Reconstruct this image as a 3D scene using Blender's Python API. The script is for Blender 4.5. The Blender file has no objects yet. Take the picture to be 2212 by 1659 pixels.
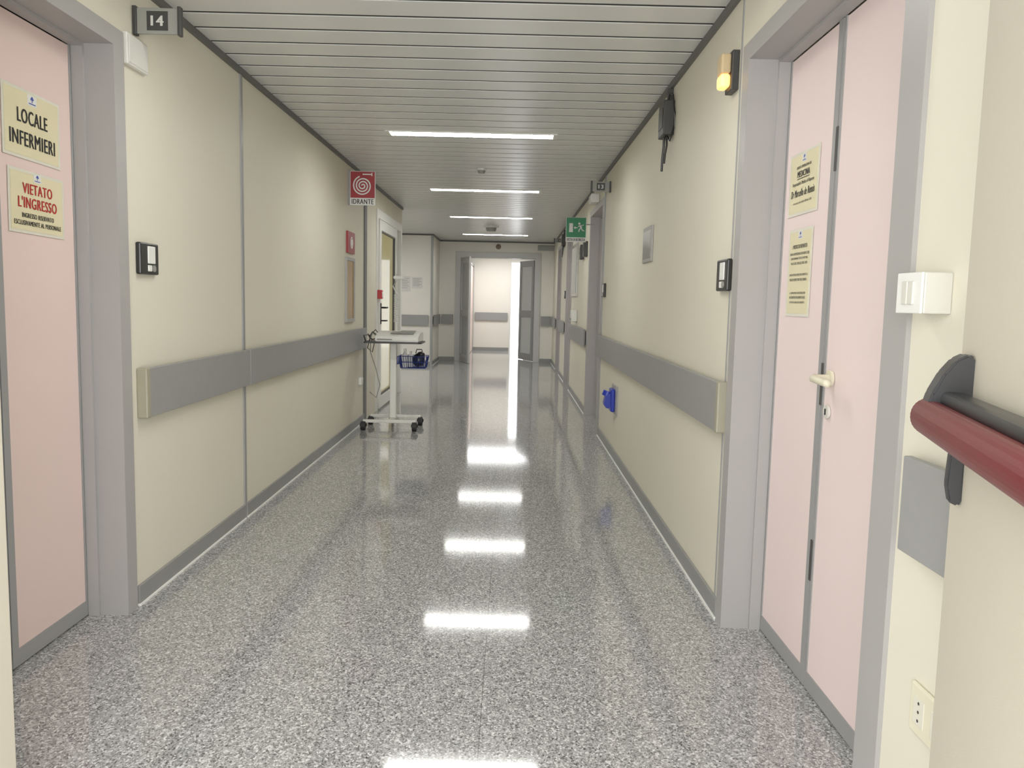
import bpy, bmesh, math, random
from mathutils import Matrix, Vector
random.seed(4)
scene = bpy.context.scene
COL = scene.collection

# ---------------------------------------------------------------- materials
def lin(c):
    r = []
    for v in c:
        v = v / 255.0
        r.append(v / 12.92 if v <= 0.04045 else ((v + 0.055) / 1.055) ** 2.4)
    return (r[0], r[1], r[2], 1.0)

def mat(name, rgb, rough=0.5, amp=0.06, scale=8.0, bump=0.0, bscale=200.0, metal=0.0, spec=0.5,
        emit=None, estr=0.0, coat=0.0, trans=0.0):
    m = bpy.data.materials.new(name)
    m.use_nodes = True
    nt = m.node_tree
    b = nt.nodes['Principled BSDF']
    tc = nt.nodes.new('ShaderNodeTexCoord')
    nz = nt.nodes.new('ShaderNodeTexNoise')
    nz.inputs['Scale'].default_value = scale
    nz.inputs['Detail'].default_value = 4
    nt.links.new(tc.outputs['Object'], nz.inputs['Vector'])
    mx = nt.nodes.new('ShaderNodeMix'); mx.data_type = 'RGBA'
    c = lin(rgb)
    mx.inputs[6].default_value = tuple(min(1, v * (1 - amp)) for v in c[:3]) + (1,)
    mx.inputs[7].default_value = tuple(min(1, v * (1 + amp)) for v in c[:3]) + (1,)
    nt.links.new(nz.outputs['Fac'], mx.inputs[0])
    nt.links.new(mx.outputs[2], b.inputs['Base Color'])
    b.inputs['Roughness'].default_value = rough
    b.inputs['Metallic'].default_value = metal
    b.inputs['Specular IOR Level'].default_value = spec
    b.inputs['Coat Weight'].default_value = coat
    b.inputs['Transmission Weight'].default_value = trans
    if emit:
        b.inputs['Emission Color'].default_value = lin(emit)
        b.inputs['Emission Strength'].default_value = estr
    if bump > 0:
        n2 = nt.nodes.new('ShaderNodeTexNoise'); n2.inputs['Scale'].default_value = bscale
        nt.links.new(tc.outputs['Object'], n2.inputs['Vector'])
        bp = nt.nodes.new('ShaderNodeBump'); bp.inputs['Strength'].default_value = bump
        bp.inputs['Distance'].default_value = 0.002
        nt.links.new(n2.outputs['Fac'], bp.inputs['Height'])
        nt.links.new(bp.outputs['Normal'], b.inputs['Normal'])
    return m

def floor_material():
    m = bpy.data.materials.new('speckled_floor')
    m.use_nodes = True
    nt = m.node_tree; N = nt.nodes; Lk = nt.links
    b = N['Principled BSDF']
    tc = N.new('ShaderNodeTexCoord')
    mp = N.new('ShaderNodeMapping'); mp.inputs['Scale'].default_value = (1.0, 0.8, 1.0)
    Lk.new(tc.outputs['Object'], mp.inputs['Vector'])
    dn = N.new('ShaderNodeTexNoise'); dn.inputs['Scale'].default_value = 120; dn.inputs['Detail'].default_value = 2
    Lk.new(mp.outputs[0], dn.inputs['Vector'])
    ad = N.new('ShaderNodeVectorMath'); ad.operation = 'MULTIPLY_ADD'
    ad.inputs[1].default_value = (0.008, 0.008, 0.0)
    Lk.new(dn.outputs['Color'], ad.inputs[0]); Lk.new(mp.outputs[0], ad.inputs[2])
    v1 = N.new('ShaderNodeTexVoronoi'); v1.inputs['Scale'].default_value = 190
    v1.voronoi_dimensions = '2D'
    Lk.new(ad.outputs[0], v1.inputs['Vector'])
    sp = N.new('ShaderNodeSeparateColor'); Lk.new(v1.outputs['Color'], sp.inputs[0])
    r1 = N.new('ShaderNodeValToRGB'); r1.color_ramp.interpolation = 'CONSTANT'
    e = r1.color_ramp.elements
    e[0].position = 0; e[0].color = lin((46, 46, 47))
    e[1].position = .12; e[1].color = lin((104, 104, 104))
    for p, g in [(0.28, 138), (0.50, 156), (0.70, 176), (0.87, 222)]:
        k = e.new(p); k.color = lin((g, g, g - 2))
    Lk.new(sp.outputs[0], r1.inputs[0])
    v2 = N.new('ShaderNodeTexVoronoi'); v2.inputs['Scale'].default_value = 380; v2.voronoi_dimensions = '2D'
    Lk.new(ad.outputs[0], v2.inputs['Vector'])
    sp2 = N.new('ShaderNodeSeparateColor'); Lk.new(v2.outputs['Color'], sp2.inputs[0])
    r2 = N.new('ShaderNodeValToRGB'); r2.color_ramp.interpolation = 'CONSTANT'
    e = r2.color_ramp.elements
    e[0].position = 0; e[0].color = lin((60, 60, 60)); e[1].position = 0.2; e[1].color = lin((152, 152, 150))
    k = e.new(0.8); k.color = lin((212, 212, 208))
    Lk.new(sp2.outputs[1], r2.inputs[0])
    mx = N.new('ShaderNodeMix'); mx.data_type = 'RGBA'; mx.inputs[0].default_value = 0.38
    Lk.new(r1.outputs[0], mx.inputs[6]); Lk.new(r2.outputs[0], mx.inputs[7])
    # welded sheet seam
    sx = N.new('ShaderNodeSeparateXYZ'); Lk.new(tc.outputs['Object'], sx.inputs[0])
    a = N.new('ShaderNodeMath'); a.operation = 'ADD'; a.inputs[1].default_value = 0.066
    Lk.new(sx.outputs[0], a.inputs[0])
    ab = N.new('ShaderNodeMath'); ab.operation = 'ABSOLUTE'; Lk.new(a.outputs[0], ab.inputs[0])
    lt = N.new('ShaderNodeMath'); lt.operation = 'LESS_THAN'; lt.inputs[1].default_value = 0.0012
    Lk.new(ab.outputs[0], lt.inputs[0])
    m2 = N.new('ShaderNodeMix'); m2.data_type = 'RGBA'; m2.inputs[7].default_value = lin((74, 71, 68))
    sc = N.new('ShaderNodeMath'); sc.operation = 'MULTIPLY'; sc.inputs[1].default_value = 0.7
    Lk.new(lt.outputs[0], sc.inputs[0]); Lk.new(sc.outputs[0], m2.inputs[0])
    Lk.new(mx.outputs[2], m2.inputs[6])
    Lk.new(m2.outputs[2], b.inputs['Base Color'])
    b.inputs['Roughness'].default_value = 0.07
    b.inputs['Specular IOR Level'].default_value = 0.85
    wn = N.new('ShaderNodeTexNoise'); wn.inputs['Scale'].default_value = 3.0; wn.inputs['Detail'].default_value = 2
    Lk.new(tc.outputs['Object'], wn.inputs['Vector'])
    bp = N.new('ShaderNodeBump'); bp.inputs['Strength'].default_value = 0.01; bp.inputs['Distance'].default_value = 0.01
    Lk.new(wn.outputs['Fac'], bp.inputs['Height']); Lk.new(bp.outputs['Normal'], b.inputs['Normal'])
    return m

M = {}
M['floor'] = floor_material()
M['wall'] = mat('beige_wall', (218, 213, 194), 0.55, 0.03, 3.0, 0.15, 260)
M['wall2'] = mat('beige_end_wall', (226, 222, 211), 0.55, 0.03, 3.0)
M['slat'] = mat('ceiling_slat_paint', (211, 211, 206), 0.30, 0.04, 1.2, 0.25, 5)
M['gap'] = mat('ceiling_gap_dark', (44, 44, 42), 0.8)
M['trim'] = mat('dark_grey_trim', (92, 91, 88), 0.5)
M['frame'] = mat('grey_door_frame', (160, 158, 155), 0.42, 0.03)
M['frame_lifted'] = mat('grey_door_frame_lifted', (186, 185, 182), 0.42, 0.03)  # frame grey with brightness painted in, offsets the shade on the end door
M['frame2'] = mat('grey_aluminium', (146, 146, 144), 0.4, 0.03)
M['rail'] = mat('grey_handrail', (142, 142, 139), 0.5, 0.04, 20, 0.2, 300)
M['base'] = mat('grey_baseboard', (136, 136, 133), 0.45)
M['caulk'] = mat('white_caulk', (238, 238, 232), 0.5)
M['pink'] = mat('pink_laminate', (226, 202, 194), 0.45, 0.02, 5, 0.08, 300)
M['pinkr'] = mat('pale_pink_laminate', (232, 213, 209), 0.45, 0.02, 5, 0.08, 300)
M['cream'] = mat('cream_plastic', (220, 214, 188), 0.35)
M['capy'] = mat('beige_end_cap', (152, 147, 126), 0.45)
M['black'] = mat('black_plastic', (24, 24, 25), 0.35)
M['dark'] = mat('dark_grey_plastic', (54, 53, 51), 0.45)
M['rubber'] = mat('rubber', (30, 30, 32), 0.6)
M['white'] = mat('white_plastic', (226, 226, 220), 0.35)
M['offwhite'] = mat('off_white_plastic', (205, 203, 192), 0.4)
M['whitemetal'] = mat('white_painted_metal', (220, 219, 211), 0.35)
M['red'] = mat('red_sign', (150, 34, 40), 0.45)
M['redbar'] = mat('red_push_bar', (98, 12, 18), 0.34, 0.04, 10, 0, 1, 0, 0.35)
M['redbox'] = mat('red_plastic', (180, 24, 32), 0.4)
M['green'] = mat('green_sign', (14, 122, 72), 0.45)
M['signwhite'] = mat('sign_white', (222, 222, 216), 0.5)
M['signgrey'] = mat('sign_grey', (138, 138, 130), 0.45)
M['number'] = mat('number_light_grey', (196, 196, 188), 0.5)
M['paper'] = mat('laminated_paper', (218, 215, 198), 0.25, 0.02)
M['paperyel'] = mat('yellow_paper', (220, 211, 172), 0.35, 0.02)
M['paperwhite'] = mat('white_paper', (208, 206, 200), 0.6)
M['inkblack'] = mat('black_ink', (20, 20, 22), 0.5)
M['inkred'] = mat('red_ink', (170, 26, 26), 0.5)
M['inkblue'] = mat('blue_ink', (62, 78, 160), 0.5)
M['steel'] = mat('brushed_steel', (170, 170, 166), 0.25, 0.05, 30, 0, 1, 0.9)
M['amberglass'] = mat('yellowish_glass', (156, 118, 40), 0.35, 0.25, 9)
M['blue'] = mat('blue_plastic', (20, 44, 160), 0.35)
M['bluewire'] = mat('blue_wire', (24, 46, 120), 0.35)
M['glass_dark'] = mat('grey_glass', (166, 168, 167), 0.2)
M['glass_pale'] = mat('pale_glass', (206, 208, 204), 0.2)
M['lamp'] = mat('fluorescent_diffuser', (250, 250, 245), 0.4, 0, 1, 0, 1, 0, 0.5, (255, 254, 250), 28.0)
M['amber'] = mat('amber_lamp_lens', (250, 220, 165), 0.3, 0, 1, 0, 1, 0, 0.5, (255, 190, 92), 1.1)
M['amberoff'] = mat('amber_lens_dim', (196, 174, 134), 0.3)
M['firedoor'] = mat('beige_fire_door', (198, 191, 172), 0.5, 0.03, 4, 0.15, 260)
M['brown'] = mat('brown_plastic', (120, 104, 88), 0.5)

def frosted():
    m = bpy.data.materials.new('frosted_glass'); m.use_nodes = True
    nt = m.node_tree; nt.nodes.remove(nt.nodes['Principled BSDF'])
    out = nt.nodes['Material Output']
    tr = nt.nodes.new('ShaderNodeBsdfTranslucent')
    nz = nt.nodes.new('ShaderNodeTexNoise'); nz.inputs['Scale'].default_value = 1.3
    cr = nt.nodes.new('ShaderNodeValToRGB')
    cr.color_ramp.elements[0].color = lin((168, 160, 126)); cr.color_ramp.elements[1].color = lin((200, 197, 180))
    nt.links.new(nz.outputs[0], cr.inputs[0]); nt.links.new(cr.outputs[0], tr.inputs[0])
    gl = nt.nodes.new('ShaderNodeBsdfGlossy'); gl.inputs['Roughness'].default_value = 0.05
    mx = nt.nodes.new('ShaderNodeMixShader'); mx.inputs[0].default_value = 0.12
    nt.links.new(tr.outputs[0], mx.inputs[1]); nt.links.new(gl.outputs[0], mx.inputs[2])
    nt.links.new(mx.outputs[0], out.inputs[0])
    return m
M['frost'] = frosted()

# ---------------------------------------------------------------- mesh builder
class MB:
    def __init__(s):
        s.bm = bmesh.new()
    def box(s, x0, x1, y0, y1, z0, z1, bev=0.0, seg=2):
        r = bmesh.ops.create_cube(s.bm, size=1.0)
        vs = r['verts']
        for v in vs:
            v.co = Vector(((x0 + x1) / 2 + v.co.x * (x1 - x0), (y0 + y1) / 2 + v.co.y * (y1 - y0), (z0 + z1) / 2 + v.co.z * (z1 - z0)))
        if bev > 0:
            es = list({e for v in vs for e in v.link_edges})
            bmesh.ops.bevel(s.bm, geom=es, offset=bev, segments=seg, affect='EDGES', profile=0.5)
        return s
    def cyl(s, p0, p1, r, seg=20, r2=None):
        p0 = Vector(p0); p1 = Vector(p1); d = p1 - p0
        q = Vector((0, 0, 1)).rotation_difference(d.normalized()).to_matrix().to_4x4()
        mt = Matrix.Translation((p0 + p1) / 2) @ q
        bmesh.ops.create_cone(s.bm, cap_ends=True, segments=seg, radius1=r, radius2=r if r2 is None else r2, depth=d.length, matrix=mt)
        return s
    def sph(s, c, r, sc=(1, 1, 1), seg=16):
        mt = Matrix.Translation(c) @ Matrix.Diagonal((sc[0], sc[1], sc[2], 1))
        bmesh.ops.create_uvsphere(s.bm, u_segments=seg, v_segments=seg // 2 + 2, radius=r, matrix=mt)
        return s
    def tube(s, pts, r, seg=8, closed=False):
        pts = [Vector(p) for p in pts]
        rings = []
        n = len(pts)
        up = Vector((0.13, 0.21, 0.97)).normalized()
        for i, p in enumerate(pts):
            if closed:
                d = pts[(i + 1) % n] - pts[i - 1]
            else:
                d = pts[min(i + 1, n - 1)] - pts[max(i - 1, 0)]
            d.normalize()
            a = d.cross(up)
            if a.length < 0.1: a = d.cross(Vector((1, 0, 0)))
            a.normalize(); b = d.cross(a)
            rings.append([s.bm.verts.new(p + a * math.cos(2 * math.pi * k / seg) * r + b * math.sin(2 * math.pi * k / seg) * r) for k in range(seg)])
        m = n if closed else n - 1
        for i in range(m):
            A = rings[i]; B = rings[(i + 1) % n]
            for k in range(seg):
                s.bm.faces.new((A[k], A[(k + 1) % seg], B[(k + 1) % seg], B[k]))
        if not closed:
            s.bm.faces.new(rings[0]); s.bm.faces.new(rings[-1][::-1])
        return s
    def prism(s, pts, axis, a0, a1, bev=0.0):
        def mk(p, a):
            if axis == 'x': return (a, p[0], p[1])
            if axis == 'y': return (p[0], a, p[1])
            return (p[0], p[1], a)
        A = [s.bm.verts.new(mk(p, a0)) for p in pts]
        B = [s.bm.verts.new(mk(p, a1)) for p in pts]
        n = len(pts)
        s.bm.faces.new(A); s.bm.faces.new(B[::-1])
        for i in range(n):
            s.bm.faces.new((A[i], B[i], B[(i + 1) % n], A[(i + 1) % n]))
        if bev > 0:
            es = list({e for v in A + B for e in v.link_edges})
            bmesh.ops.bevel(s.bm, geom=es, offset=bev, segments=2, affect='EDGES')
        return s
    def obj(s, name, m, parent=None, smooth=False, loc=None):
        bmesh.ops.recalc_face_normals(s.bm, faces=s.bm.faces[:])
        me = bpy.data.meshes.new(name)
        s.bm.to_mesh(me); s.bm.free()
        me.materials.append(m)
        if smooth:
            for p in me.polygons: p.use_smooth = True
            try: me.set_sharp_from_angle(angle=math.radians(40))
            except Exception: pass
        o = bpy.data.objects.new(name, me)
        COL.objects.link(o)
        if parent: o.parent = parent
        if loc: o.location = loc
        return o

def thing(name, loc=(0, 0, 0), rz=0.0, label=None, cat=None, structure=False, group=None):
    e = bpy.data.objects.new(name, None)
    e.empty_display_size = 0.1
    COL.objects.link(e)
    e.location = loc; e.rotation_euler = (0, 0, math.radians(rz))
    if label: e['label'] = label
    if cat: e['category'] = cat
    if structure: e['kind'] = 'structure'
    if group: e['group'] = group
    return e

def struct(o, label=None, cat=None):
    o['kind'] = 'structure'
    if label: o['label'] = label
    if cat: o['category'] = cat
    return o

def copy_thing(root, loc, rz=None):
    def rec(o, par):
        c = o.copy()
        COL.objects.link(c)
        if par:
            c.parent = par
            c.matrix_parent_inverse = o.matrix_parent_inverse.copy()
        for ch in [x for x in list(bpy.data.objects) if x.parent == o and x != c]:
            rec(ch, c)
        return c
    n = rec(root, None)
    n.location = loc
    if rz is not None: n.rotation_euler = (0, 0, math.radians(rz))
    return n

def text_mesh(lines, name, m, parent, y=-0.002, bold=0.0, shear=0.0):
    """each line: (string, centre x, centre z, width, height) in the parent's local XZ plane, facing -Y"""
    for (st, cx, cz, w, h) in lines:
        cu = bpy.data.curves.new('t', 'FONT'); cu.body = st; cu.size = 1.0
        cu.resolution_u = 3; cu.shear = shear; cu.space_character = 1.12
        to = bpy.data.objects.new('t', cu); COL.objects.link(to)
        dg = bpy.context.evaluated_depsgraph_get(); dg.update()
        me = bpy.data.meshes.new_from_object(to.evaluated_get(dg))
        bpy.data.objects.remove(to); bpy.data.curves.remove(cu)
        if not me.vertices: continue
        xs = [v.co.x for v in me.vertices]; ys = [v.co.y for v in me.vertices]
        x0, x1, y0, y1 = min(xs), max(xs), min(ys), max(ys)
        for v in me.vertices:
            px = (v.co.x - (x0 + x1) / 2) / (x1 - x0) * w + cx
            pz = (v.co.y - (y0 + y1) / 2) / (y1 - y0) * h + cz
            v.co = (px, y, pz)
        out = bmesh.new()
        k = 3 if bold > 0 else 1
        for i in range(k):
            v0 = len(out.verts)
            out.from_mesh(me)
            out.verts.ensure_lookup_table()
            dx = (i - (k - 1) / 2) * bold * h
            for v in out.verts[v0:]:
                v.co.x += dx; v.co.y -= i * 0.00008
        bpy.data.meshes.remove(me)
        me = bpy.data.meshes.new(name); out.to_mesh(me); out.free()
        me.materials.append(m)
        o = bpy.data.objects.new(name, me); COL.objects.link(o); o.parent = parent

def disc(mb, cx, cz, r, y, seg=24, sx=1.0):
    vs = [mb.bm.verts.new((cx + math.cos(2 * math.pi * k / seg) * r * sx, y, cz + math.sin(2 * math.pi * k / seg) * r)) for k in range(seg)]
    mb.bm.faces.new(vs)

# ---------------------------------------------------------------- dimensions
XL, XR, ZC = -1.53, 0.89, 2.545
T = 0.22
YF, YE = 0.6, 17.2
DH = 2.25     # door opening height

# ---------------------------------------------------------------- room shell
struct(MB().box(-4.4, 3.4, -2.0, 21.4, -0.1, 0).obj('floor', M['floor']), 'grey speckled glossy vinyl floor', 'floor')

w = MB()
w.box(XL - T, XL, YF, 1.88, 0, ZC + .05)
w.box(XL - T, XL, 1.88, 3.17, DH, ZC + .05)
w.box(XL - T, XL, 3.17, 9.15, 0, ZC + .05)
w.box(XL - T, XL, 9.15, 11.22, 2.30, ZC + .05)
w.box(XL - T, XL, 11.22, 11.30, 0, ZC + .05)
struct(w.obj('wall_left', M['wall']))
w = MB()
w.box(-4.4, XL, 15.7, YE + .2, 0, ZC + .05)
w.box(-4.6, -4.4, 11.0, YE + .2, 0, ZC + .05)
w.box(-4.4, XL - T, 11.1, 11.30, 0, ZC + .05)
struct(w.obj('wall_recess', M['wall2']))
struct(MB().box(XL - T - .05, XL - T, 1.8, 3.3, 0, 2.4).obj('wall_behind', M['wall2']))
w = MB()
w.box(XR, XR + T, YF, 1.88, 0, ZC + .05)
w.box(XR, XR + T, 1.88, 3.17, DH, ZC + .05)
w.box(XR, XR + T, 3.17, 8.0, 0, ZC + .05)
w.box(XR, XR + T, 8.0, 9.25, DH + .03, ZC + .05)
w.box(XR, XR + T, 9.25, 12.0, 0, ZC + .05)
w.box(XR, XR + T, 12.0, 13.0, DH + .03, ZC + .05)
w.box(XR, XR + T, 13.0, 14.5, 0, ZC + .05)
w.box(XR, XR + T, 14.5, 15.5, DH + .03, ZC + .05)
w.box(XR, XR + T, 15.5, YE + .2, 0, ZC + .05)
w.box(XR + T, XR + T + .05, YF, YE + .2, 0, ZC + .05)
struct(w.obj('wall_right', M['wall']))
w = MB()
w.box(XL + .0005, -1.17, YE, YE + .2, 0, ZC + .05)
w.box(-1.17, 0.60, YE, YE + .2, 2.28, ZC + .05)
w.box(0.60, XR - .0005, YE, YE + .2, 0, ZC + .05)
struct(w.obj('wall_end', M['wall2']))
w = MB()
w.box(XL - T, -1.40, YF - .15, YF, 0, ZC + .05)
w.box(0.66, XR + T, YF - .15, YF, 0, ZC + .05)
w.box(-1.40, 0.66, YF - .15, YF, 2.25, ZC + .05)
struct(w.obj('wall_front', M['wall']))
w = MB()
w.box(-2.5, -0.02, 21.0, 21.2, 0, 2.7)
w.box(0.36, 1.9, 21.0, 21.2, 0, 2.7)
w.box(-0.02, 0.36, 21.0, 21.2, 2.3, 2.7)
w.box(-2.7, -2.5, YE + .2, 21.2, 0, 2.7)
w.box(1.9, 2.1, YE + .2, 21.2, 0, 2.7)
w.box(XR + .27, 1.9, YE + .1, YE + .2, 0, 2.7)
struct(w.obj('wall_far', M['wall2']))
struct(MB().box(-2.7, 2.1, YE + .2, 21.2, 2.60, 2.69).obj('ceiling_far', M['slat']))

def slats(name, x0, x1, y0, y1):
    b = MB()
    p = 0.205
    n = int((y1 - y0) / p) + 1
    for i in range(n):
        a = y0 + i * p
        e = min(a + p - 0.026, y1)
        if e - a < .02: continue
        b.box(x0, x1, a, e, ZC, ZC + 0.012, 0.0015, 1)
    return struct(b.obj(name, M['slat']), 'grey painted metal slat ceiling', 'ceiling')
slats('ceiling', XL, XR, YF + .07, YE)
slats('ceiling_recess', -4.4, XL, 11.30, 15.7)
struct(MB().box(-4.4, XR + T, YF, YE + .2, ZC + .003, ZC + .04).obj('ceiling_backing', M['gap']))

struct(MB().box(XL, XL + .018, YF, 11.3, ZC - .032, ZC).obj('trim_1', M['trim']))
struct(MB().box(XR - .018, XR, YF, YE, ZC - .032, ZC).obj('trim_2', M['trim']))
struct(MB().box(XL, XR, YE - .018, YE, ZC - .03, ZC).obj('trim_3', M['trim']))
struct(MB().box(XL, XL + .018, 15.7, YE - .02, ZC - .03, ZC).obj('trim_4', M['trim']))
struct(MB().box(-4.4, XL, 15.682, 15.7, ZC - .03, ZC).obj('trim_5', M['trim']))
struct(MB().box(XL, XL + .008, 4.60, 4.635, 0, ZC - .03).obj('trim_6', M['frame2']))
struct(MB().box(XL, XL + .012, 8.40, 8.53, 0, 2.30).obj('trim_7', M['trim']))
struct(MB().box(XR - .004, XR, 3.285, 3.297, 0, ZC - .03).obj('trim_8', M['frame2']))
struct(MB().box(XR - .01, XR, 7.86, 7.90, 0, ZC - .03).obj('trim_9', M['frame2']))
struct(MB().box(XL - .03, XL + .012, 15.66, 15.76, 0, ZC - .03).obj('trim_10', M['frame2']))

def baseboard(name, x, side, y0, y1, h=0.085):
    b = MB()
    if side > 0: b.box(x, x + .012, y0, y1, 0.008, h, .003)
    else: b.box(x - .012, x, y0, y1, 0.008, h, .003)
    o = struct(b.obj(name, M['base']))
    b = MB()
    if side > 0: b.box(x, x + .017, y0, y1, 0.0, .009)
    else: b.box(x - .017, x, y0, y1, 0.0, .009)
    b.obj('sealant_strip', M['caulk'], o)
    return o
baseboard('baseboard_left', XL, 1, 3.25, 4.60)
baseboard('baseboard_left.001', XL, 1, 4.635, 8.40)
baseboard('baseboard_right', XR, -1, 3.24, 7.86)
baseboard('baseboard_right.001', XR, -1, 9.34, 11.94)
baseboard('baseboard_right.002', XR, -1, 13.06, 14.44)
baseboard('baseboard_right.003', XR, -1, 15.56, YE)
baseboard('baseboard_right.004', XR, -1, YF, 1.78)
baseboard('baseboard_left.002', XL, 1, 15.78, YE)
struct(MB().box(XL, -1.19, YE - .012, YE, 0, .085).obj('baseboard_end', M['base']))
struct(MB().box(.63, XR, YE - .012, YE, 0, .085).obj('baseboard_end.001', M['base']))
struct(MB().box(-4.4, XL - .04, 15.688, 15.7, 0, .085).obj('baseboard_recess', M['base']))
struct(MB().box(-2.5, -.045, 20.988, 21.0, 0, .085).obj('baseboard_far', M['base']))

# ---------------------------------------------------------------- side doors
def double_door(name, side, x, y0, y1, h, ysplit, pmat, label, near=.09, far=.06, handle=False):
    root = thing(name, (x, (y0 + y1) / 2, 0), 0, label, 'door', True)
    yc = (y0 + y1) / 2
    def X(a, b):
        p, q = side * a, side * b
        return (min(p, q), max(p, q))
    f = MB()
    # face casings, header sits between them
    x0, x1 = X(-.012, 0.0)
    f.box(x0, x1, y1 - .022 - yc, y1 + far - yc, 0, h + .045)
    f.box(x0, x1, y0 - near - yc, y0 + .022 - yc, 0, h + .045)
    f.box(x0, x1, y0 + .022 - yc, y1 - .022 - yc, h - .022, h + .045)
    # jamb linings and stops, stepping into the recess
    x0, x1 = X(0.0, .10)
    f.box(x0, x1, y1 - .0215 - yc, y1 - yc, 0, h); f.box(x0, x1, y0 - yc, y0 + .0215 - yc, 0, h)
    f.box(x0, x1, y0 + .0215 - yc, y1 - .0215 - yc, h - .0215, h)
    x0, x1 = X(.10, .144)
    f.box(x0, x1, y1 - .034 - yc, y1 - yc, 0, h); f.box(x0, x1, y0 - yc, y0 + .034 - yc, 0, h)
    f.box(x0, x1, y0 + .034 - yc, y1 - .034 - yc, h - .034, h)
    f.obj('door_frame', M['frame'], root)
    leaves = []
    parts = [(ysplit, y1 - .036), (y0 + .036, ysplit)] if ysplit else [(y0 + .036, y1 - .036)]
    for i, (a, b) in enumerate(parts):
        if ysplit:
            if i == 0: a += .006
            else: b -= .006
        x0, x1 = X(.148, .19)
        lf = MB().box(x0, x1, a - yc, b - yc, .008, h - .036, .002).obj('door_leaf', pmat, root)
        e = MB()
        x0, x1 = X(.1445, .192)
        sa = .034 if (i == 0 and ysplit) else .012
        sb = .014 if (i == 1) else .010
        e.box(x0, x1, a - yc - .001, a - yc + sa, .006, h - .034)
        e.box(x0, x1, b - yc - sb, b - yc + .001, .006, h - .034)
        e.box(x0, x1, a - yc + sa, b - yc - sb, .006, .065)
        e.obj('edge_profile', M['frame2'], lf)
        leaves.append(lf)
    x0, x1 = X(.195, .205)
    MB().box(x0, x1, y0 - yc, y1 - yc, 0, h).obj('door_backing', M['dark'], root)
    if handle:
        lf = leaves[-1]
        hh = MB()
        yb = 2.58 - yc
        hh.cyl((.146, yb, 1.075), (.136, yb, 1.075), .026, 24)
        hh.tube([(.14, yb, 1.075), (.10, yb, 1.075), (.088, yb - .004, 1.075), (.08, yb - .02, 1.075), (.08, yb - .07, 1.073), (.083, yb - .125, 1.070)], .0125, 12)
        hh.sph((.083, yb - .125, 1.07), .0125)
        hh.obj('door_handle', M['cream'], lf, True)
        k = MB().cyl((.146, yb + .01, .965), (.138, yb + .01, .965), .022, 24).obj('key_escutcheon', M['offwhite'], lf, True)
        MB().box(.135, .139, yb + .007, yb + .013, .955, .975).obj('keyhole', M['black'], k)
        for zz in (.45, 1.05, 1.81):
            MB().box(.1415, .146, ysplit - yc - .008, ysplit - yc + .008, zz - .07, zz + .07, .001).obj('lock_plate', M['dark'], lf)
    return root

double_door('door_1', -1, XL, 1.88, 3.17, DH, 2.64, M['pink'], 'pink double door with two laminated notices in grey frame')
double_door('door_2', 1, XR, 1.88, 3.17, DH, 2.65, M['pinkr'], 'pale pink double door with cream lever handle and grey frame', handle=True)
double_door('door_3', 1, XR, 8.0, 9.25, DH + .03, None, M['pinkr'], 'pink door set deep in a grey frame', near=.08, far=.08)
double_door('door_4', 1, XR, 12.0, 13.0, DH + .03, None, M['pinkr'], 'pink door set deep in a grey frame', near=.05, far=.05)
double_door('door_5', 1, XR, 14.5, 15.5, DH + .03, None, M['pinkr'], 'pink door set deep in a grey frame', near=.05, far=.05)

g = thing('door_6', (XL, 10.18, 0), 0, 'white aluminium glazed door with frosted pane', 'door', True)
b = MB()
b.box(-.10, .015, -1.03, -.93, 0, 2.30, .004); b.box(-.10, .015, .93, 1.04, 0, 2.30, .004)
b.box(-.10, .015, -.93, .93, 2.20, 2.30, .004); b.box(-.10, .015, .46, .56, 0, 2.20, .004)
b.box(-.09, -.03, .56, .93, 0, 2.20, .004)
b.obj('door_frame', M['whitemetal'], g)
b = MB()
b.box(-.06, .03, -.92, -.80, .02, 2.19, .006); b.box(-.06, .03, .34, .45, .02, 2.19, .006)
b.box(-.06, .03, -.80, .34, 2.07, 2.19, .006); b.box(-.06, .03, -.80, .34, .02, .16, .006)
lf = b.obj('door_leaf', M['whitemetal'], g)
MB().box(-.02, -.01, -.80, .34, .16, 2.07).obj('glass_pane', M['frost'], lf)
b = MB()
b.box(-.009, .02, -.80, -.785, .16, 2.07); b.box(-.009, .02, .325, .34, .16, 2.07)
b.box(-.009, .02, -.785, .325, .16, .172); b.box(-.009, .02, -.785, .325, 2.058, 2.07)
b.obj('glazing_gasket', M['dark'], lf)
b = MB().box(.03, .04, -.88, -.84, 1.0, 1.24, .003)
b.tube([(.04, -.86, 1.19), (.085, -.86, 1.19), (.09, -.84, 1.19), (.09, -.74, 1.19)], .011, 10)
b.tube([(.04, -.86, 1.04), (.085, -.86, 1.04), (.09, -.84, 1.04), (.09, -.76, 1.04)], .009, 10)
b.obj('door_handle', M['black'], lf, True)

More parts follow.
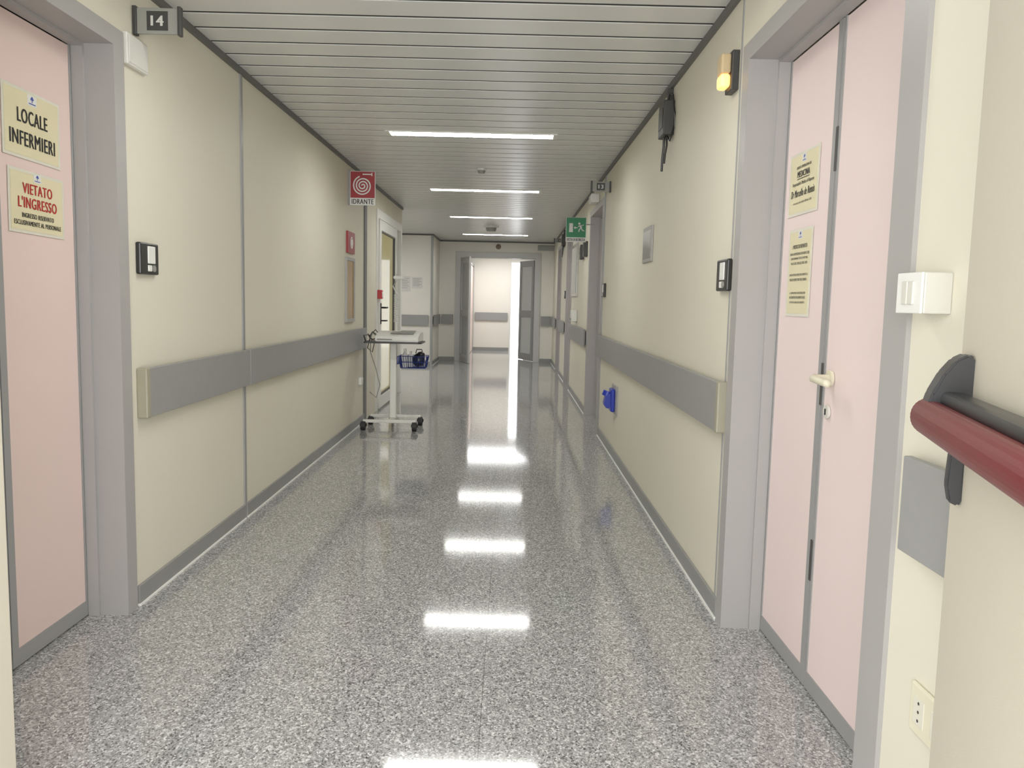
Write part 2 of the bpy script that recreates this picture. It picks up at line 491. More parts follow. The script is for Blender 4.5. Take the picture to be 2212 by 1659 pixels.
# ---------------------------------------------------------------- fire door leaves near the camera
fd = thing('door_7', (.792, 1.41, 0), 74.0, 'open beige fire door leaf with red panic bar', 'door', True)
MB().box(-.90, 0, -.042, 0, .01, 2.2, .003).obj('door_leaf', M['firedoor'], fd)
pb = MB()
zb = 1.126
pb.prism([(0, .098), (.010, .104), (.028, .094), (.046, .070), (.062, .036), (.070, .006), (.068, -.03), (.045, -.045), (.02, -.05), (.0, -.05)], 'x', -.095, -.045, .004)
pb.prism([(.0, -.04), (.022, -.04), (.026, -.12), (.02, -.150), (.006, -.156), (0, -.15)], 'x', -.078, -.058, .003)
bp_ = pb.obj('panic_bar', M['black'], fd, True, (0, 0, zb))
MB().box(-.9, -.085, .010, .048, .008, .040, .008).obj('mounting_rail', M['black'], bp_, True)
ring = [(0.058 + .026 * math.cos(a), -.008 + .031 * math.sin(a)) for a in [2 * math.pi * k / 28 for k in range(28)]]
MB().prism(ring, 'x', -.9, -.044, .003).obj('push_bar', M['redbar'], bp_, True)

fl = thing('door_8', (-1.205, 1.90, 0), 86.0, 'open beige fire door leaf folded along the wall', 'door', True)
MB().box(-1.12, 0, 0, .05, .01, 2.2, .003).obj('door_leaf', M['firedoor'], fl)

# ---------------------------------------------------------------- end double door
ed = thing('door_9', (-.285, YE, 0), 0, 'grey double door at corridor end, both leaves open', 'door', True)
b = MB()
b.box(-.90, -.78, -.03, .22, 0, 2.19, .003); b.box(.78, .90, -.03, .22, 0, 2.19, .003)
b.box(-.90, .90, -.03, .22, 2.19, 2.31, .003)
b.obj('door_frame', M['frame_lifted'], ed)
def glazed_leaf(parent, hx, hy, ang, wd, m, gm):
    o = thing('door_leaf', (hx, hy, 0), ang); o.parent = parent
    b = MB()
    b.box(0, .10, -.02, .02, .01, 2.18, .003); b.box(wd - .10, wd, -.02, .02, .01, 2.18, .003)
    b.box(.1, wd - .1, -.02, .02, 2.05, 2.18, .003); b.box(.1, wd - .1, -.02, .02, .01, .16, .003)
    b.box(.1, wd - .1, -.02, .02, .95, 1.10, .003)
    b.obj('leaf_frame', m, o)
    MB().box(.1, wd - .1, -.006, .006, .16, .95).obj('lower_panel', gm, o)
    MB().box(.1, wd - .1, -.006, .006, 1.10, 2.05).obj('glass_pane', gm, o)
    return o
glazed_leaf(ed, -.775, -.03, -72, .70, M['frame_lifted'], M['glass_dark'])
glazed_leaf(ed, .775, .22, 112, .78, M['frame2'], M['glass_pale'])
pd = thing('door_10', (-.98, 20.2, 0), 0, 'pink door edge open in the far room', 'door', True)
MB().box(-.05, 0, -.73, .73, .01, 2.14, .004).obj('door_leaf', M['pink'], pd)
b = MB(); b.box(-.06, .01, .74, .79, 0, 2.15); b.box(-.06, .01, -.79, -.74, 0, 2.15); b.box(-.06, .01, -.79, .79, 2.15, 2.2)
b.obj('door_frame', M['frame2'], pd)
wd_ = MB()
wd_.box(-.04, .0, 20.97, 21.05, 0, 2.28); wd_.box(.34, .38, 20.97, 21.05, 0, 2.28); wd_.box(-.04, .38, 20.97, 21.05, 2.28, 2.34)
struct(wd_.obj('window_1', M['whitemetal']), 'white framed tall bright window opening', 'window')

# ---------------------------------------------------------------- handrails
def handrail(x, side, y0, y1, label, capnear=True, z0=.785, z1=.99):
    r = thing('handrail', (x, (y0 + y1) / 2, 0), 0, label, 'handrail')
    r['group'] = 'grey wall handrails'
    yc = (y0 + y1) / 2
    s = -side
    def bx(b, a, c, ya, yb, za, zb, bev):
        p, q = s * a, s * c
        b.box(min(p, q), max(p, q), ya - yc, yb - yc, za, zb, bev)
    b = MB(); bx(b, .022, .042, y0 + (.035 if capnear else 0), y1, z0, z1, .003)
    b.obj('rail_board', M['rail'], r)
    b = MB(); bx(b, 0.0, .024, y0 + .05, y1 - .05, z0 + .03, z1 - .03, 0)
    b.obj('wall_bracket', M['dark'], r)
    if capnear:
        b = MB(); bx(b, 0.0, .045, y0, y0 + .036, z0 - .002, z1 + .002, .006); b.obj('end_cap', M['capy'], r)
    return r
handrail(XL, -1, 3.29, 4.615, 'flat grey wall handrail beside the pink door')
handrail(XL, -1, 4.625, 8.38, 'long flat grey wall handrail behind the trolley', capnear=False)
handrail(XR, 1, 3.24, 7.84, 'flat grey wall handrail with beige end cap')
handrail(XR, 1, .75, 1.70, 'short grey handrail by the light switch', capnear=False)
handrail(XR, 1, 9.36, 11.92, 'distant grey wall handrail past door thirteen', capnear=False)
handrail(XR, 1, 13.08, 14.42, 'distant grey wall handrail between two doors', capnear=False)
handrail(XR, 1, 15.6, 17.1, 'grey wall handrail near the corridor end', capnear=False)
handrail(XL, -1, 15.8, 17.1, 'short grey handrail near the corridor end', capnear=False)
def handrail_y(y, x0, x1, label):
    r = thing('handrail', ((x0 + x1) / 2, y, 0), 0, label, 'handrail'); r['group'] = 'grey wall handrails'
    h = (x1 - x0) / 2
    MB().box(-h, h, -.042, -.02, .785, .99, .003).obj('rail_board', M['rail'], r)
    MB().box(-h + .05, h - .05, -.022, 0, .81, .96).obj('wall_bracket', M['dark'], r)
handrail_y(YE, -1.47, -1.22, 'short grey handrail beside the end door')
handrail_y(YE, .64, .84, 'short grey handrail beside the end door')
handrail_y(15.7, -3.9, -1.60, 'grey handrail across the recess wall')
handrail_y(21.0, -.93, -.08, 'grey handrail in the far room')

# ---------------------------------------------------------------- ceiling lights
cl = thing('ceiling_light', (-.325, 3.10, ZC), 0, 'recessed fluorescent ceiling light fixture, switched on', 'ceiling light', group='corridor ceiling lights')
b = MB()
L2 = .645; W2 = .085
b.box(-L2, L2, -W2, -W2 + .014, -.008, .01); b.box(-L2, L2, W2 - .014, W2, -.008, .01)
b.box(-L2, -L2 + .03, -W2 + .014, W2 - .014, -.008, .01); b.box(L2 - .03, L2, -W2 + .014, W2 - .014, -.008, .01)
b.obj('light_housing', M['whitemetal'], cl)
MB().box(-L2 + .03, L2 - .03, -W2 + .014, W2 - .014, -.003, .003).obj('diffuser', M['lamp'], cl)
b = MB()
for k in range(25):
    xx = -L2 + .06 + k * (2 * L2 - .12) / 24
    b.box(xx - .0015, xx + .0015, -W2 + .014, W2 - .014, -.010, -.003)
b.obj('louvre', M['whitemetal'], cl)
for yy in (6.25, 9.34, 12.32, 15.5):
    copy_thing(cl, (-.325, yy, ZC))

# ---------------------------------------------------------------- number plates
def number_sign(txt, x0, x1, y, z0, z1, label):
    r = thing('room_number_sign', ((x0 + x1) / 2, y, (z0 + z1) / 2), 0, label, 'sign')
    w = (x1 - x0) / 2; h = (z1 - z0) / 2
    MB().box(-w, w, -.006, .006, -h, h, .002).obj('sign_plate', M['signgrey'], r)
    MB().box(-h * .84, h * .84, -.0075, -.006, -h * .74, h * .74).obj('number_field', M['dark'], r)
    text_mesh([(txt, 0, 0, h * .95, h * .78)], 'lettering', M['number'], r, -.009, .06)
    MB().box(-w - .012, -w + .004, -.014, .014, -h * 1.12, h * 1.12, .003).obj('end_bracket', M['dark'], r)
    MB().box(w - .004, w + .010, -.014, .014, -h * 1.12, h * 1.12, .003).obj('end_bracket', M['dark'], r)
    return r
number_sign('14', -1.515, -1.345, 3.34, 2.325, 2.425, 'grey plate numbered 14 projecting from wall')
number_sign('13', .715, .878, 7.5, 2.31, 2.40, 'grey plate numbered 13 projecting from wall')
number_sign('11', .735, .875, 14.2, 2.33, 2.40, 'distant grey room number plate on wall')

# ---------------------------------------------------------------- IDRANTE sign
r = thing('hydrant_sign', (-1.395, 7.6, 2.305), 0, 'red and white IDRANTE sign with hose spiral', 'sign')
MB().box(-.118, .118, -.004, .004, -.155, .155, .002).obj('sign_plate', M['signwhite'], r)
MB().box(-.112, .112, -.006, -.004, -.088, .150).obj('red_field', M['red'], r)
b = MB()
N = 150
prev = None
for i in range(N + 1):
    a = i / N * 3.2 * 2 * math.pi
    rr = .006 + .082 * i / N
    c, s_ = math.cos(a), math.sin(a)
    p = b.bm.verts.new((-c * (rr - .006), -.0075, .022 + s_ * (rr - .006))); q_ = b.bm.verts.new((-c * (rr + .006), -.0075, .022 + s_ * (rr + .006)))
    if prev: b.bm.faces.new((prev[0], prev[1], q_, p))
    prev = (p, q_)
b.box(.0, .085, -.0075, -.007, .121, .131); b.box(.08, .09, -.0075, -.007, .112, .140)
b.obj('hose_pictogram', M['signwhite'], r)
text_mesh([('IDRANTE', 0, -.121, .20, .044)], 'lettering', M['inkblack'], r, -.006, .03)
MB().box(-.136, -.118, -.012, .012, -.155, .165).obj('mounting_bracket', M['frame2'], r)

# ---------------------------------------------------------------- exit sign
r = thing('exit_sign', (.69, 8.9, 2.09), 0, 'green emergency exit sign reading USCITA DI SICUREZZA', 'sign')
MB().box(-.11, .11, -.006, .006, -.135, .13, .002).obj('sign_plate', M['signwhite'], r)
MB().box(-.106, .106, -.008, -.006, -.085, .126).obj('green_field', M['green'], r)
b = MB()
b.box(-.075, -.035, -.0095, -.0088, -.03, .065)
b.prism([(-.024, .018), (-.008, .034), (-.008, .022), (.016, .022), (.016, .014), (-.008, .014), (-.008, .002)], 'y', -.0095, -.0088)
disc(b, .034, .062, .012, -.0095)
def seg2(b, p, q, w_):
    d = Vector((q[0] - p[0], q[1] - p[1])); d.normalize(); n = Vector((-d.y, d.x)) * w_
    vs = [b.bm.verts.new((p[0] + n.x, -.0095, p[1] + n.y)), b.bm.verts.new((q[0] + n.x, -.0095, q[1] + n.y)), b.bm.verts.new((q[0] - n.x, -.0095, q[1] - n.y)), b.bm.verts.new((p[0] - n.x, -.0095, p[1] - n.y))]
    b.bm.faces.new(vs)
seg2(b, (.042, .048), (.056, .012), .010)
seg2(b, (.042, .046), (.022, .030), .004); seg2(b, (.044, .046), (.070, .040), .004); seg2(b, (.070, .040), (.080, .054), .004)
seg2(b, (.054, .014), (.034, .000), .0055); seg2(b, (.034, .0), (.030, -.026), .005)
seg2(b, (.056, .014), (.070, -.010), .0055); seg2(b, (.070, -.010), (.090, -.014), .005)
b.obj('exit_pictogram', M['signwhite'], r)
text_mesh([('USCITA DI SICUREZZA', 0, -.110, .198, .028)], 'lettering', M['inkblack'], r, -.0075, .04)
MB().box(.11, .20, -.006, .006, .05, .062).obj('mounting_bracket', M['frame2'], r)
r = thing('emergency_lamp', (XR, 8.55, 2.375), -90, 'small white emergency lamp on wall above exit sign', 'lamp')
MB().box(-.12, .12, -.09, 0, -.045, .045, .012).obj('lamp_body', M['white'], r)
MB().box(-.10, .10, -.094, -.088, -.032, .032, .004).obj('lamp_lens', M['signwhite'], r)

# ---------------------------------------------------------------- paper notices
def tree_logo(parent, cx, cz, s, y=-.0026):
    MB().box(cx - s * 1.5, cx + s * 1.5, y + .0002, y + .0004, cz - s, cz + s).obj('logo_field', M['signwhite'], parent)
    b = MB()
    disc(b, cx, cz + s * .45, s * .34, y - .0002); disc(b, cx - s * .32, cz + s * .28, s * .22, y - .0003); disc(b, cx + s * .32, cz + s * .28, s * .22, y - .0003)
    b.prism([(cx - s * .14, cz - s * .35), (cx + s * .14, cz - s * .35), (cx + s * .07, cz + s * .2), (cx - s * .07, cz + s * .2)], 'y', y - .0002, y - .0004)
    b.box(cx - s * 1.1, cx + s * 1.1, y - .0003, y - .0002, cz - s * .72, cz - s * .52)
    b.obj('tree_logo', M['inkblue'], parent)

def notice(loc, rz, w, h, tilt, label, inner=True):
    r = thing('paper_notice', loc, rz, label, 'sign')
    r.rotation_euler = (0, math.radians(tilt), math.radians(rz))
    MB().box(-w / 2, w / 2, -.0012, 0, -h / 2, h / 2).obj('laminate', M['paper'], r)
    if inner:
        MB().box(-w / 2 + .012, w / 2 - .012, -.0018, -.0012, -h / 2 + .01, h / 2 - .01).obj('paper_sheet', M['paperyel'], r)
    return r
xl = XL - .147
r = notice((xl + .001, 2.875, 1.862), 90, .34, .235, 1.0, 'laminated notice reading LOCALE INFERMIERI on pink door')
tree_logo(r, 0, .088, .018)
text_mesh([('LOCALE', 0, .026, .175, .048), ('INFERMIERI', 0, -.050, .265, .048)], 'lettering', M['inkblack'], r, -.003, .04)
r = notice((xl + .001, 2.89, 1.60), 90, .335, .215, 1.0, "laminated notice reading VIETATO L'INGRESSO on pink door")
tree_logo(r, 0, .088, .015)
text_mesh([('VIETATO', 0, .046, .175, .036), ("L'INGRESSO", 0, -.002, .23, .038)], 'lettering', M['inkred'], r, -.003, .045)
text_mesh([('INGRESSO RISERVATO', 0, -.046, .19, .016), ('ESCLUSIVAMENTE AL PERSONALE', 0, -.072, .28, .016)], 'lettering', M['inkblack'], r, -.003, .045)

xr = XR + .147
r = notice((xr - .001, 2.935, 1.745), -90, .29, .225, 0.0, 'laminated yellow notice for the medicine unit on pink door')
tree_logo(r, 0, .088, .014)
text_mesh([('UNITÀ OPERATIVA DI', 0, .060, .14, .012), ('MEDICINA', 0, .034, .12, .022)], 'lettering', M['inkblack'], r, -.003, .06)
text_mesh([('Responsabile Medico di Reparto', 0, .000, .21, .016), ('Dr Marcello de Rensis', 0, -.033, .23, .026), ('riceve tutti i giorni dalle 12:00 alle 13:00', 0, -.068, .18, .010)], 'lettering', M['inkblack'], r, -.003, .04, .25)
MB().box(-.06, .06, -.003, -.0028, .016, .0185).obj('underline', M['inkblack'], r)
r = notice((xr - .001, 2.93, 1.425), -90, .235, .315, 0.0, 'laminated portrait notice for ward doctors on pink door')
tree_logo(r, 0, .135, .014)
text_mesh([('I MEDICI DI REPARTO', 0, .094, .145, .014), ('SONO A DISPOSIZIONE DEI PAZIENTI E DEI', 0, .068, .19, .009), ('LORO FAMILIARI, TUTTE LE MATTINE,', 0, .051, .17, .009), ('DALLE ORE 12:00 ALLE ORE 13:00', 0, .034, .16, .009),
           ('ONDE EVITARE SPIACEVOLI RIFIUTI, SI', 0, -.008, .18, .009), ('PREGA DI RISPETTARE TALE ORARIO', 0, -.025, .17, .009),
           ('LA LIMITAZIONE È NECESSARIA PER', 0, -.072, .16, .009), ('UN CORRETTO SVOLGIMENTO DELLE', 0, -.089, .16, .009), ('ATTIVITÀ CLINICHE DI REPARTO', 0, -.106, .15, .009)],
          'lettering', M['inkblack'], r, -.003, .05)

# ---------------------------------------------------------------- wall devices
def call_panel(loc, rz, label):
    r = thing('nurse_call_panel', loc, rz, label, 'call panel')
    MB().box(-.085, .085, -.022, 0, -.065, .065, .006).obj('panel_housing', M['black'], r)
    MB().box(-.022, .045, -.026, -.02, -.02, .052, .003).obj('white_cover', M['white'], r)
    MB().box(-.022, .012, -.026, -.02, -.052, -.026, .003).obj('small_cover', M['white'], r)
    MB().cyl((.032, -.020, -.039), (.032, -.027, -.039), .014, 20).obj('call_button', M['signgrey'], r, True)
    return r
call_panel((XL, 3.395, 1.44), 90, 'black nurse call panel with white covers on wall')
call_panel((XR, 3.36, 1.425), -90, 'black nurse call panel with white covers on wall')
call_panel((XR, 7.70, 1.42), -90, 'black nurse call panel near door thirteen')
call_panel((XR, 13.25, 1.42), -90, 'black nurse call panel on distant wall')

r = thing('wall_speaker', (XL, 3.33, 2.245), 90, 'flat white cover box mounted high on wall', 'speaker')
MB().box(-.09, .09, -.022, 0, -.06, .06, .004).obj('speaker_body', M['whitemetal'], r)
MB().box(-.08, .08, -.025, -.022, -.052, .052, .002).obj('speaker_cover', M['whitemetal'], r)

r = thing('wall_beacon', (XR, 3.37, 2.235), -90, 'glowing amber signal lamp on wall above panel', 'lamp')
MB().box(-.05, .05, -.03, 0, -.075, .08, .004).obj('lamp_base', M['dark'], r)
MB().box(-.038, .038, -.070, -.03, -.008, .070, .008).obj('upper_lens', M['amberoff'], r)
MB().box(-.038, .038, -.070, -.03, -.062, -.008, .012).obj('lower_lens', M['amber'], r)

def cable_box(loc, label):
    r = thing('junction_box', loc, -90, label, 'junction box')
    MB().box(-.08, .08, -.062, 0, -.09, .10, .006).obj('box_body', M['dark'], r)
    MB().box(-.06, .06, -.066, -.06, -.05, .06, .003).obj('box_cover', M['black'], r)
    MB().tube([(.0, -.04, -.09), (.004, -.042, -.15), (-.004, -.045, -.21), (.0, -.047, -.28)], .007, 8).obj('cable', M['black'], r, True)
    MB().tube([(.02, -.03, -.09), (.03, -.03, -.14), (.024, -.036, -.19), (.026, -.04, -.24)], .006, 8).obj('cable', M['black'], r, True)
    MB().tube([(.03, -.03, .10), (.05, -.03, .14), (.11, -.02, .12), (.13, -.01, .02), (.12, -.01, -.06), (.06, -.02, -.12), (.03, -.03, -.09)], .005, 8).obj('cable', M['black'], r, True)
    MB().box(-.02, .02, -.03, 0, .10, .175).obj('cable_duct', M['dark'], r)
cable_box((XR, 4.70, 2.335), 'dark junction box with hanging cables under ceiling')
cable_box((XR, 13.7, 2.33), 'distant dark junction box under ceiling')

r = thing('wall_plate', (XR, 5.32, 1.685), -90, 'framed brushed steel plate on wall', 'plate')
MB().box(-.17, .17, -.012, 0, -.115, .115, .004).obj('plate_frame', M['frame'], r)
MB().box(-.145, .145, -.0145, -.011, -.09, .09, .002).obj('steel_panel', M['steel'], r)

r = thing('wall_socket', (XR, 6.70, .50), -90, 'blue industrial wall socket on grey plate', 'socket')
MB().box(-.17, .17, -.010, 0, -.12, .12, .004).obj('socket_plate', M['frame'], r)
b = MB()
b.box(-.075, .075, -.045, -.01, -.10, .09, .010)
b.prism([(-.045, .06), (-.085, .03), (-.10, -.04), (-.075, -.075), (-.045, -.07)], 'x', -.05, .05, .006)
b.obj('socket_body', M['blue'], r)
MB().cyl((0, -.06, .065), (0, -.075, .025), .040, 24).obj('socket_lid', M['blue'], r, True)

r = thing('light_switch_box', (XR, 1.685, 1.335), -90, 'white surface mounted double light switch box', 'light switch')
MB().box(-.052, .052, -.058, 0, -.042, .042, .003).obj('switch_box', M['offwhite'], r)
MB().box(-.052, .052, -.064, -.058, -.042, .042, .002).obj('cover_plate', M['white'], r)
MB().box(-.024, -.001, -.068, -.063, -.024, .024, .002).obj('rocker', M['offwhite'], r)
MB().box(.001, .024, -.068, -.063, -.024, .024, .002).obj('rocker', M['offwhite'], r)

r = thing('power_socket', (XR, 1.585, .455), -90, 'cream double power socket low on wall', 'socket')
MB().box(-.075, .075, -.010, 0, -.055, .055, .005).obj('socket_plate', M['cream'], r)
for xx in (-.035, .035):
    MB().box(xx - .021, xx + .021, -.0115, -.0095, -.03, .03, .001).obj('socket_insert', M['paper'], r)
    b = MB()
    for zz in (-.019, 0, .019):
        b.cyl((xx, -.0112, zz), (xx, -.0120, zz), .0035, 10)
    b.obj('contact_holes', M['dark'], r)

r = thing('wall_switch', (XL, 8.2, .45), 90, 'small white cable outlet low on wall', 'outlet')
MB().box(-.05, .05, -.03, 0, -.035, .035, .005).obj('outlet_body', M['white'], r)
MB().box(-.02, .02, -.035, -.03, -.015, .015, .002).obj('outlet_cover', M['cream'], r)

r = thing('hydrant_label', (XL, 7.675, 1.81), 90, 'small red hose sign on wall', 'sign')
MB().box(-.165, .165, -.018, 0, -.10, .10, .003).obj('sign_plate', M['red'], r)
b = MB()
b.tube([(.045 * math.cos(a), -.019, .052 * math.sin(a)) for a in [2 * math.pi * k / 24 for k in range(24)]], .006, 6, True)
b.tube([(.02 * math.cos(a), -.019, .026 * math.sin(a)) for a in [2 * math.pi * k / 16 for k in range(16)]], .005, 6, True)
b.obj('hose_pictogram', M['signwhite'], r)
r = thing('hydrant_cabinet', (XL, 7.645, 1.37), 90, 'grey framed fire hose cabinet with yellowish glass', 'cabinet')
b = MB(); b.box(-.168, .168, -.02, 0, -.30, -.268); b.box(-.168, .168, -.02, 0, .268, .30); b.box(-.20, -.168, -.02, 0, -.30, .30); b.box(.168, .20, -.02, 0, -.30, .30)
b.obj('cabinet_frame', M['frame'], r)
MB().box(-.168, .168, -.012, 0, -.268, .268).obj('glass_pane', M['amberglass'], r)

r = thing('alarm_button', (XL + .016, 9.22, 1.34), 90, 'small red fire alarm call point', 'alarm')
MB().box(-.05, .05, -.05, 0, -.05, .05, .006).obj('alarm_housing', M['redbox'], r)
MB().box(-.03, .03, -.053, -.049, -.03, .03, .002).obj('press_plate', M['signwhite'], r)

r = thing('picture_frame', (XR, 11.35, 1.74), -90, 'tall framed notice board on distant wall', 'picture')
MB().box(-.42, .42, -.02, 0, -.36, .36, .004).obj('board_frame', M['steel'], r)
MB().box(-.38, .38, -.024, -.018, -.32, .32, .002).obj('board_sheet', M['paperwhite'], r)
for yy, zz in ((10.1, 1.92), (9.65, 1.93)):
    r = thing('signal_panel', (XR, yy, zz), -90, 'small dark signal panel on distant wall', 'panel', group='dark wall panels')
    MB().box(-.07, .07, -.05, 0, -.09, .09, .008).obj('panel_housing', M['dark'], r)
    MB().box(-.05, .05, -.054, -.049, -.03, .06, .003).obj('panel_window', M['black'], r)
r = thing('soap_dispenser', (XR, 10.9, 1.12), -90, 'small white dispenser box above handrail', 'dispenser')
MB().box(-.09, .09, -.08, 0, -.08, .08, .012).obj('dispenser_body', M['white'], r)
MB().box(-.04, .04, -.09, -.078, -.06, -.03, .004).obj('dispenser_lever', M['signgrey'], r)

r = thing('alarm_bell', (-.29, YE, 2.43), 0, 'round brown alarm bell above end door', 'bell')
MB().cyl((0, 0, 0), (0, -.03, 0), .055, 24).obj('bell_base', M['brown'], r, True)
MB().sph((0, -.03, 0), .045, (1, .5, 1)).obj('bell_dome', M['brown'], r, True)
r = thing('hanging_sign', (.70, 16.9, 2.40), 0, 'small grey ward sign near ceiling', 'sign')
MB().box(-.17, .17, -.006, .006, -.05, .05, .002).obj('sign_plate', M['signgrey'], r)
MB().box(-.16, .18, -.004, .004, .05, .06).obj('mounting_bracket', M['dark'], r)
def detector(x, y, s, label):
    r = thing('smoke_detector', (x, y, ZC), 0, label, 'smoke detector')
    MB().cyl((0, 0, 0), (0, 0, -.02 * s), .075 * s, 28).obj('detector_base', M['white'], r, True)
    MB().cyl((0, 0, -.02 * s), (0, 0, -.055 * s), .055 * s, 28, .045 * s).obj('detector_head', M['signgrey'], r, True)
detector(-.36, 13.7, 1.7, 'white round ceiling smoke detector')
detector(-.31, 7.86, .7, 'small white round ceiling fitting')
for (x0, x1, z0, z1) in ((-2.16, -1.95, 1.44, 1.73), (-1.93, -1.72, 1.50, 1.72), (-2.42, -2.2, 1.45, 1.74)):
    r = thing('wall_paper_sheet', ((x0 + x1) / 2, 15.7, (z0 + z1) / 2), 0, 'white printed paper taped to recess wall', 'paper', group='papers on the recess wall')
    w_, h_ = (x1 - x0) / 2, (z1 - z0) / 2
    MB().box(-w_, w_, -.003, 0, -h_, h_).obj('sheet', M['paperwhite'], r)
    b = MB()
    for k in range(6):
        b.box(-w_ * .75, w_ * (.75 - .3 * (k % 2)), -.0036, -.003, h_ * (.7 - .25 * k) - .004, h_ * (.7 - .25 * k) + .004)
    b.obj('printed_lines', M['signgrey'], r)

# ---------------------------------------------------------------- trolley
TX, TY = -1.165, 8.06
tr = thing('medical_trolley', (TX, TY, 0), 0, 'white wheeled equipment trolley standing against the wall', 'trolley')
b = MB()
b.box(-.27, .25, -.20, -.165, .075, .105, .006); b.box(-.26, .26, .165, .20, .075, .105, .006)
b.box(-.02, .02, -.18, .18, .08, .11, .006)
b.obj('base_frame', M['whitemetal'], tr)
for (cx, cy) in ((-.265, -.19), (.24, -.19), (.255, .19), (-.255, .19)):
    b = MB()
    b.cyl((cx - .022, cy - .012, .044), (cx + .022, cy - .012, .044), .044, 24)
    b.sph((cx, cy - .008, .052), .036, (1.0, 1.1, .9))
    b.cyl((cx, cy, .06), (cx, cy, .09), .010, 12)
    b.obj('caster', M['rubber'], tr, True)
MB().box(-.032, .032, -.028, .028, .10, .875, .008).obj('column', M['whitemetal'], tr)
MB().prism([(-.25, -.20), (.27, -.20), (.30, -.17), (.30, .17), (.27, .20), (-.25, .20), (-.27, .17), (-.27, -.17)], 'z', .858, .873, .003).obj('tray', M['dark'], tr)
MB().tube([(-.25, -.17, .88), (-.275, -.12, .93), (-.275, .12, .93), (-.25, .17, .88)], .008, 8).obj('push_handle', M['dark'], tr, True)
b = MB()
b.cyl((.0, .18, .86), (.0, .18, 1.52), .012, 14)
b.tube([(0, .18, 1.50), (.0, .17, 1.535), (.03, .13, 1.53), (.06, .05, 1.515)], .009, 10)
b.obj('pole', M['whitemetal'], tr, True)
MB().prism([(-.01, .09), (.10, .07), (.12, -.02), (.10, -.07), (.0, -.05)], 'z', 1.49, 1.52, .006).obj('lamp_head', M['white'], tr)
b = MB()
pts = [(.0 + .018 * math.cos(t * 1.2), .155 + .018 * math.sin(t * 1.2), 1.34 - .0036 * t) for t in range(80)]
b.tube([(.0, .16, 1.48), (-.03, .14, 1.42), (.0, .15, 1.36)] + pts, .006, 6)
b.obj('coiled_cable', M['white'], tr, True)
b = MB()
bz0, bz1 = .60, .72
for zz, gx in ((bz1, 0), ((bz0 + bz1) / 2, .01), (bz0, .02)):
    b.tube([(.04 + gx, .06 + gx, zz), (.33 - gx, .06 + gx, zz), (.33 - gx, .26 - gx, zz), (.04 + gx, .26 - gx, zz)], .004, 6, True)
for k in range(13):
    t = k / 12
    b.tube([(.04 + t * .29, .06, bz1), (.06 + t * .25, .08, bz0), (.06 + t * .25, .24, bz0), (.04 + t * .29, .26, bz1)], .003, 5)
for k in range(8):
    t = k / 7
    b.tube([(.04, .06 + t * .2, bz1), (.06, .08 + t * .16, bz0), (.31, .08 + t * .16, bz0), (.33, .06 + t * .2, bz1)], .003, 5)
b.box(.02, .05, .02, .07, bz0 + .04, bz1, .003)
b.obj('wire_basket', M['bluewire'], tr, True)

def bottle(loc, label, m, s=1.0):
    r = thing('bottle', loc, 0, label, 'bottle')
    b = MB().cyl((0, 0, 0), (0, 0, .12 * s), .028 * s, 20); b.cyl((0, 0, .12 * s), (0, 0, .15 * s), .028 * s, 20, .012 * s)
    b.obj('bottle_body', m, r, True)
    MB().cyl((0, 0, .15 * s), (0, 0, .18 * s), .014 * s, 16).obj('bottle_cap', M['white'], r, True)
bottle((TX + .10, TY + .12, .604), 'white plastic bottle standing in blue basket', M['white'], 1.05)
bottle((TX + .15, TY + .19, .604), 'white plastic bottle standing in blue basket', M['white'], .9)
r = thing('black_bag', (TX + .235, TY + .15, .606), 0, 'black pouch lying in blue basket', 'bag')
b = MB(); b.sph((0, 0, .072), .068, (.95, .8, 1.05), 20); b.sph((.02, .01, .125), .048, (.9, .8, .7), 16)
b.obj('bag_body', M['black'], r, True)
MB().tube([(-.03, 0, .14), (-.02, 0, .18), (.03, 0, .18), (.04, 0, .14)], .006, 6).obj('bag_strap', M['dark'], r, True)

m_ = thing('electrocardiograph', (TX + .04, TY - .02, .8745), -3, 'white portable ECG machine on the trolley tray', 'medical device')
MB().prism([(-.16, 0), (.15, 0), (.165, .02), (.165, .085), (.10, .10), (-.06, .082), (-.165, .052), (-.165, .012)], 'x', -.19, .235, .007).obj('machine_body', M['white'], m_)
o = MB().box(-.05, .18, -.05, .05, 0, .003).obj('keypad', M['signgrey'], m_); o.location = (0, -.05, .0885); o.rotation_euler = (math.radians(9), 0, 0)
o = MB().box(.02, .17, -.028, .028, 0, .004).obj('display', M['glass_dark'], m_); o.location = (0, .09, .1); o.rotation_euler = (math.radians(4), 0, 0)
MB().box(-.17, -.02, -.168, -.160, .018, .030, .001).obj('front_strip', M['signgrey'], m_)
MB().tube([(-.19, -.05, .04), (-.23, -.09, .08), (-.25, -.10, .02), (-.22, -.22, -.10), (-.17, -.22, -.25), (-.13, -.20, -.42), (-.17, -.18, -.55), (-.24, -.15, -.50)], .005, 6).obj('patient_cable', M['signgrey'], m_, True)
MB().tube([(-.19, -.02, .05), (-.24, -.05, .09), (-.26, -.10, .04), (-.22, -.17, .02), (-.19, -.10, .03)], .006, 6).obj('patient_cable', M['dark'], m_, True)
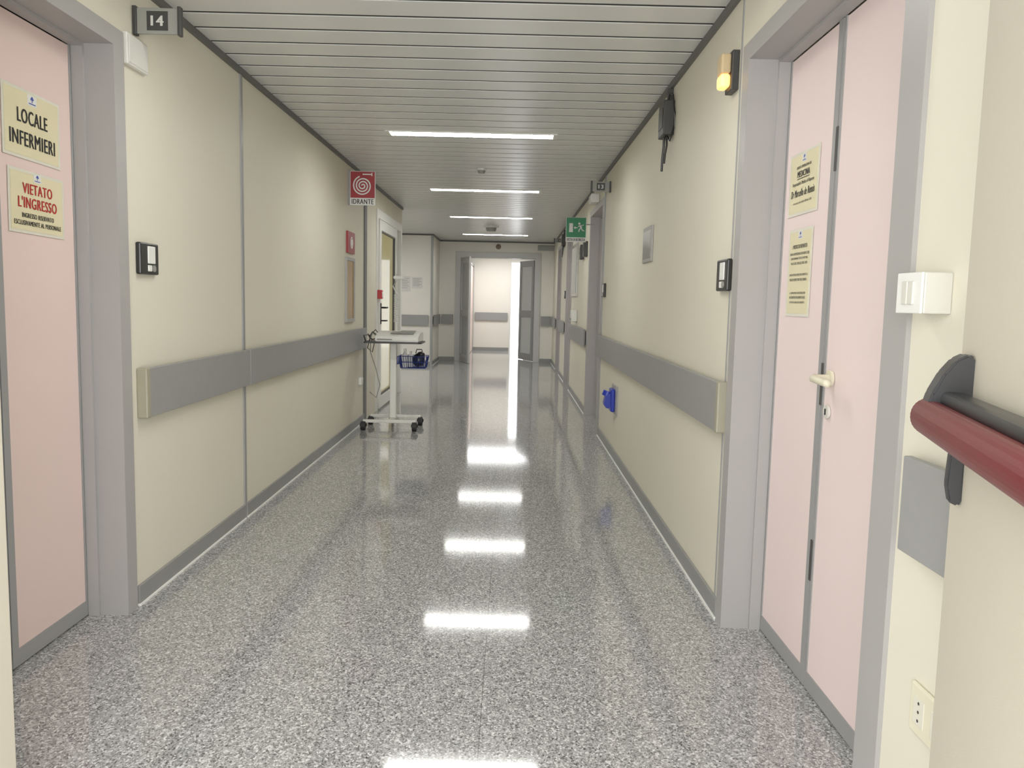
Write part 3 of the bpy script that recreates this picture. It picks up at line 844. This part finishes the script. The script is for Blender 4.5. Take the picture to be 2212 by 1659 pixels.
MB().tube([(-.19, .04, .06), (-.22, .0, .11), (-.26, -.04, .06), (-.25, -.22, -.06), (-.20, -.23, -.10), (-.18, -.22, .0)], .005, 6).obj('patient_cable', M['dark'], m_, True)

# ---------------------------------------------------------------- world and lights
wld = bpy.data.worlds.new('World'); scene.world = wld; wld.use_nodes = True
bg = wld.node_tree.nodes['Background']
bg.inputs[0].default_value = (0.97, 0.98, 1.0, 1); bg.inputs[1].default_value = 3.6

def area(name, loc, rot, sx, sy, power, col=(1, 1, 1)):
    l = bpy.data.lights.new(name, 'AREA'); l.shape = 'RECTANGLE'; l.size = sx; l.size_y = sy
    l.energy = power; l.color = col
    o = bpy.data.objects.new(name, l); COL.objects.link(o); o.location = loc; o.rotation_euler = rot
    return o
area('entrance_light', (-.3, -1.6, 1.5), (math.radians(90), 0, 0), 2.4, 1.8, 80, (1, .99, .97))
area('far_room_light', (-.2, 19.6, 2.5), (0, 0, 0), 1.6, 1.2, 42, (1, 1, 1))
area('recess_fill', (-3.0, 13.5, 2.5), (0, 0, 0), 1.2, 1.2, 36, (1, 1, 1))  # added fill without a fixture, brightens the recess and corridor end

# ---------------------------------------------------------------- camera
f = 1740.0
roll = math.radians(1.3); pitch = math.atan(179.4 / f); yaw = math.atan(6.1 / f)
F = Vector((math.sin(yaw) * math.cos(pitch), math.cos(yaw) * math.cos(pitch), -math.sin(pitch)))
R0 = Vector((math.cos(yaw), -math.sin(yaw), 0))
U0 = R0.cross(F)
Rr = R0 * math.cos(roll) + U0 * math.sin(roll)
Uu = -R0 * math.sin(roll) + U0 * math.cos(roll)
mt = Matrix(((Rr.x, Uu.x, -F.x, 0), (Rr.y, Uu.y, -F.y, 0), (Rr.z, Uu.z, -F.z, 1.3), (0, 0, 0, 1)))
cam = bpy.data.cameras.new('Camera'); cam.sensor_width = 36; cam.lens = f * 36 / 2212; cam.clip_start = 0.05
co = bpy.data.objects.new('Camera', cam); COL.objects.link(co); co.matrix_world = mt
scene.camera = co
scene.view_settings.view_transform = 'Standard'
scene.view_settings.exposure = 0.35
scene.view_settings.gamma = 1.1
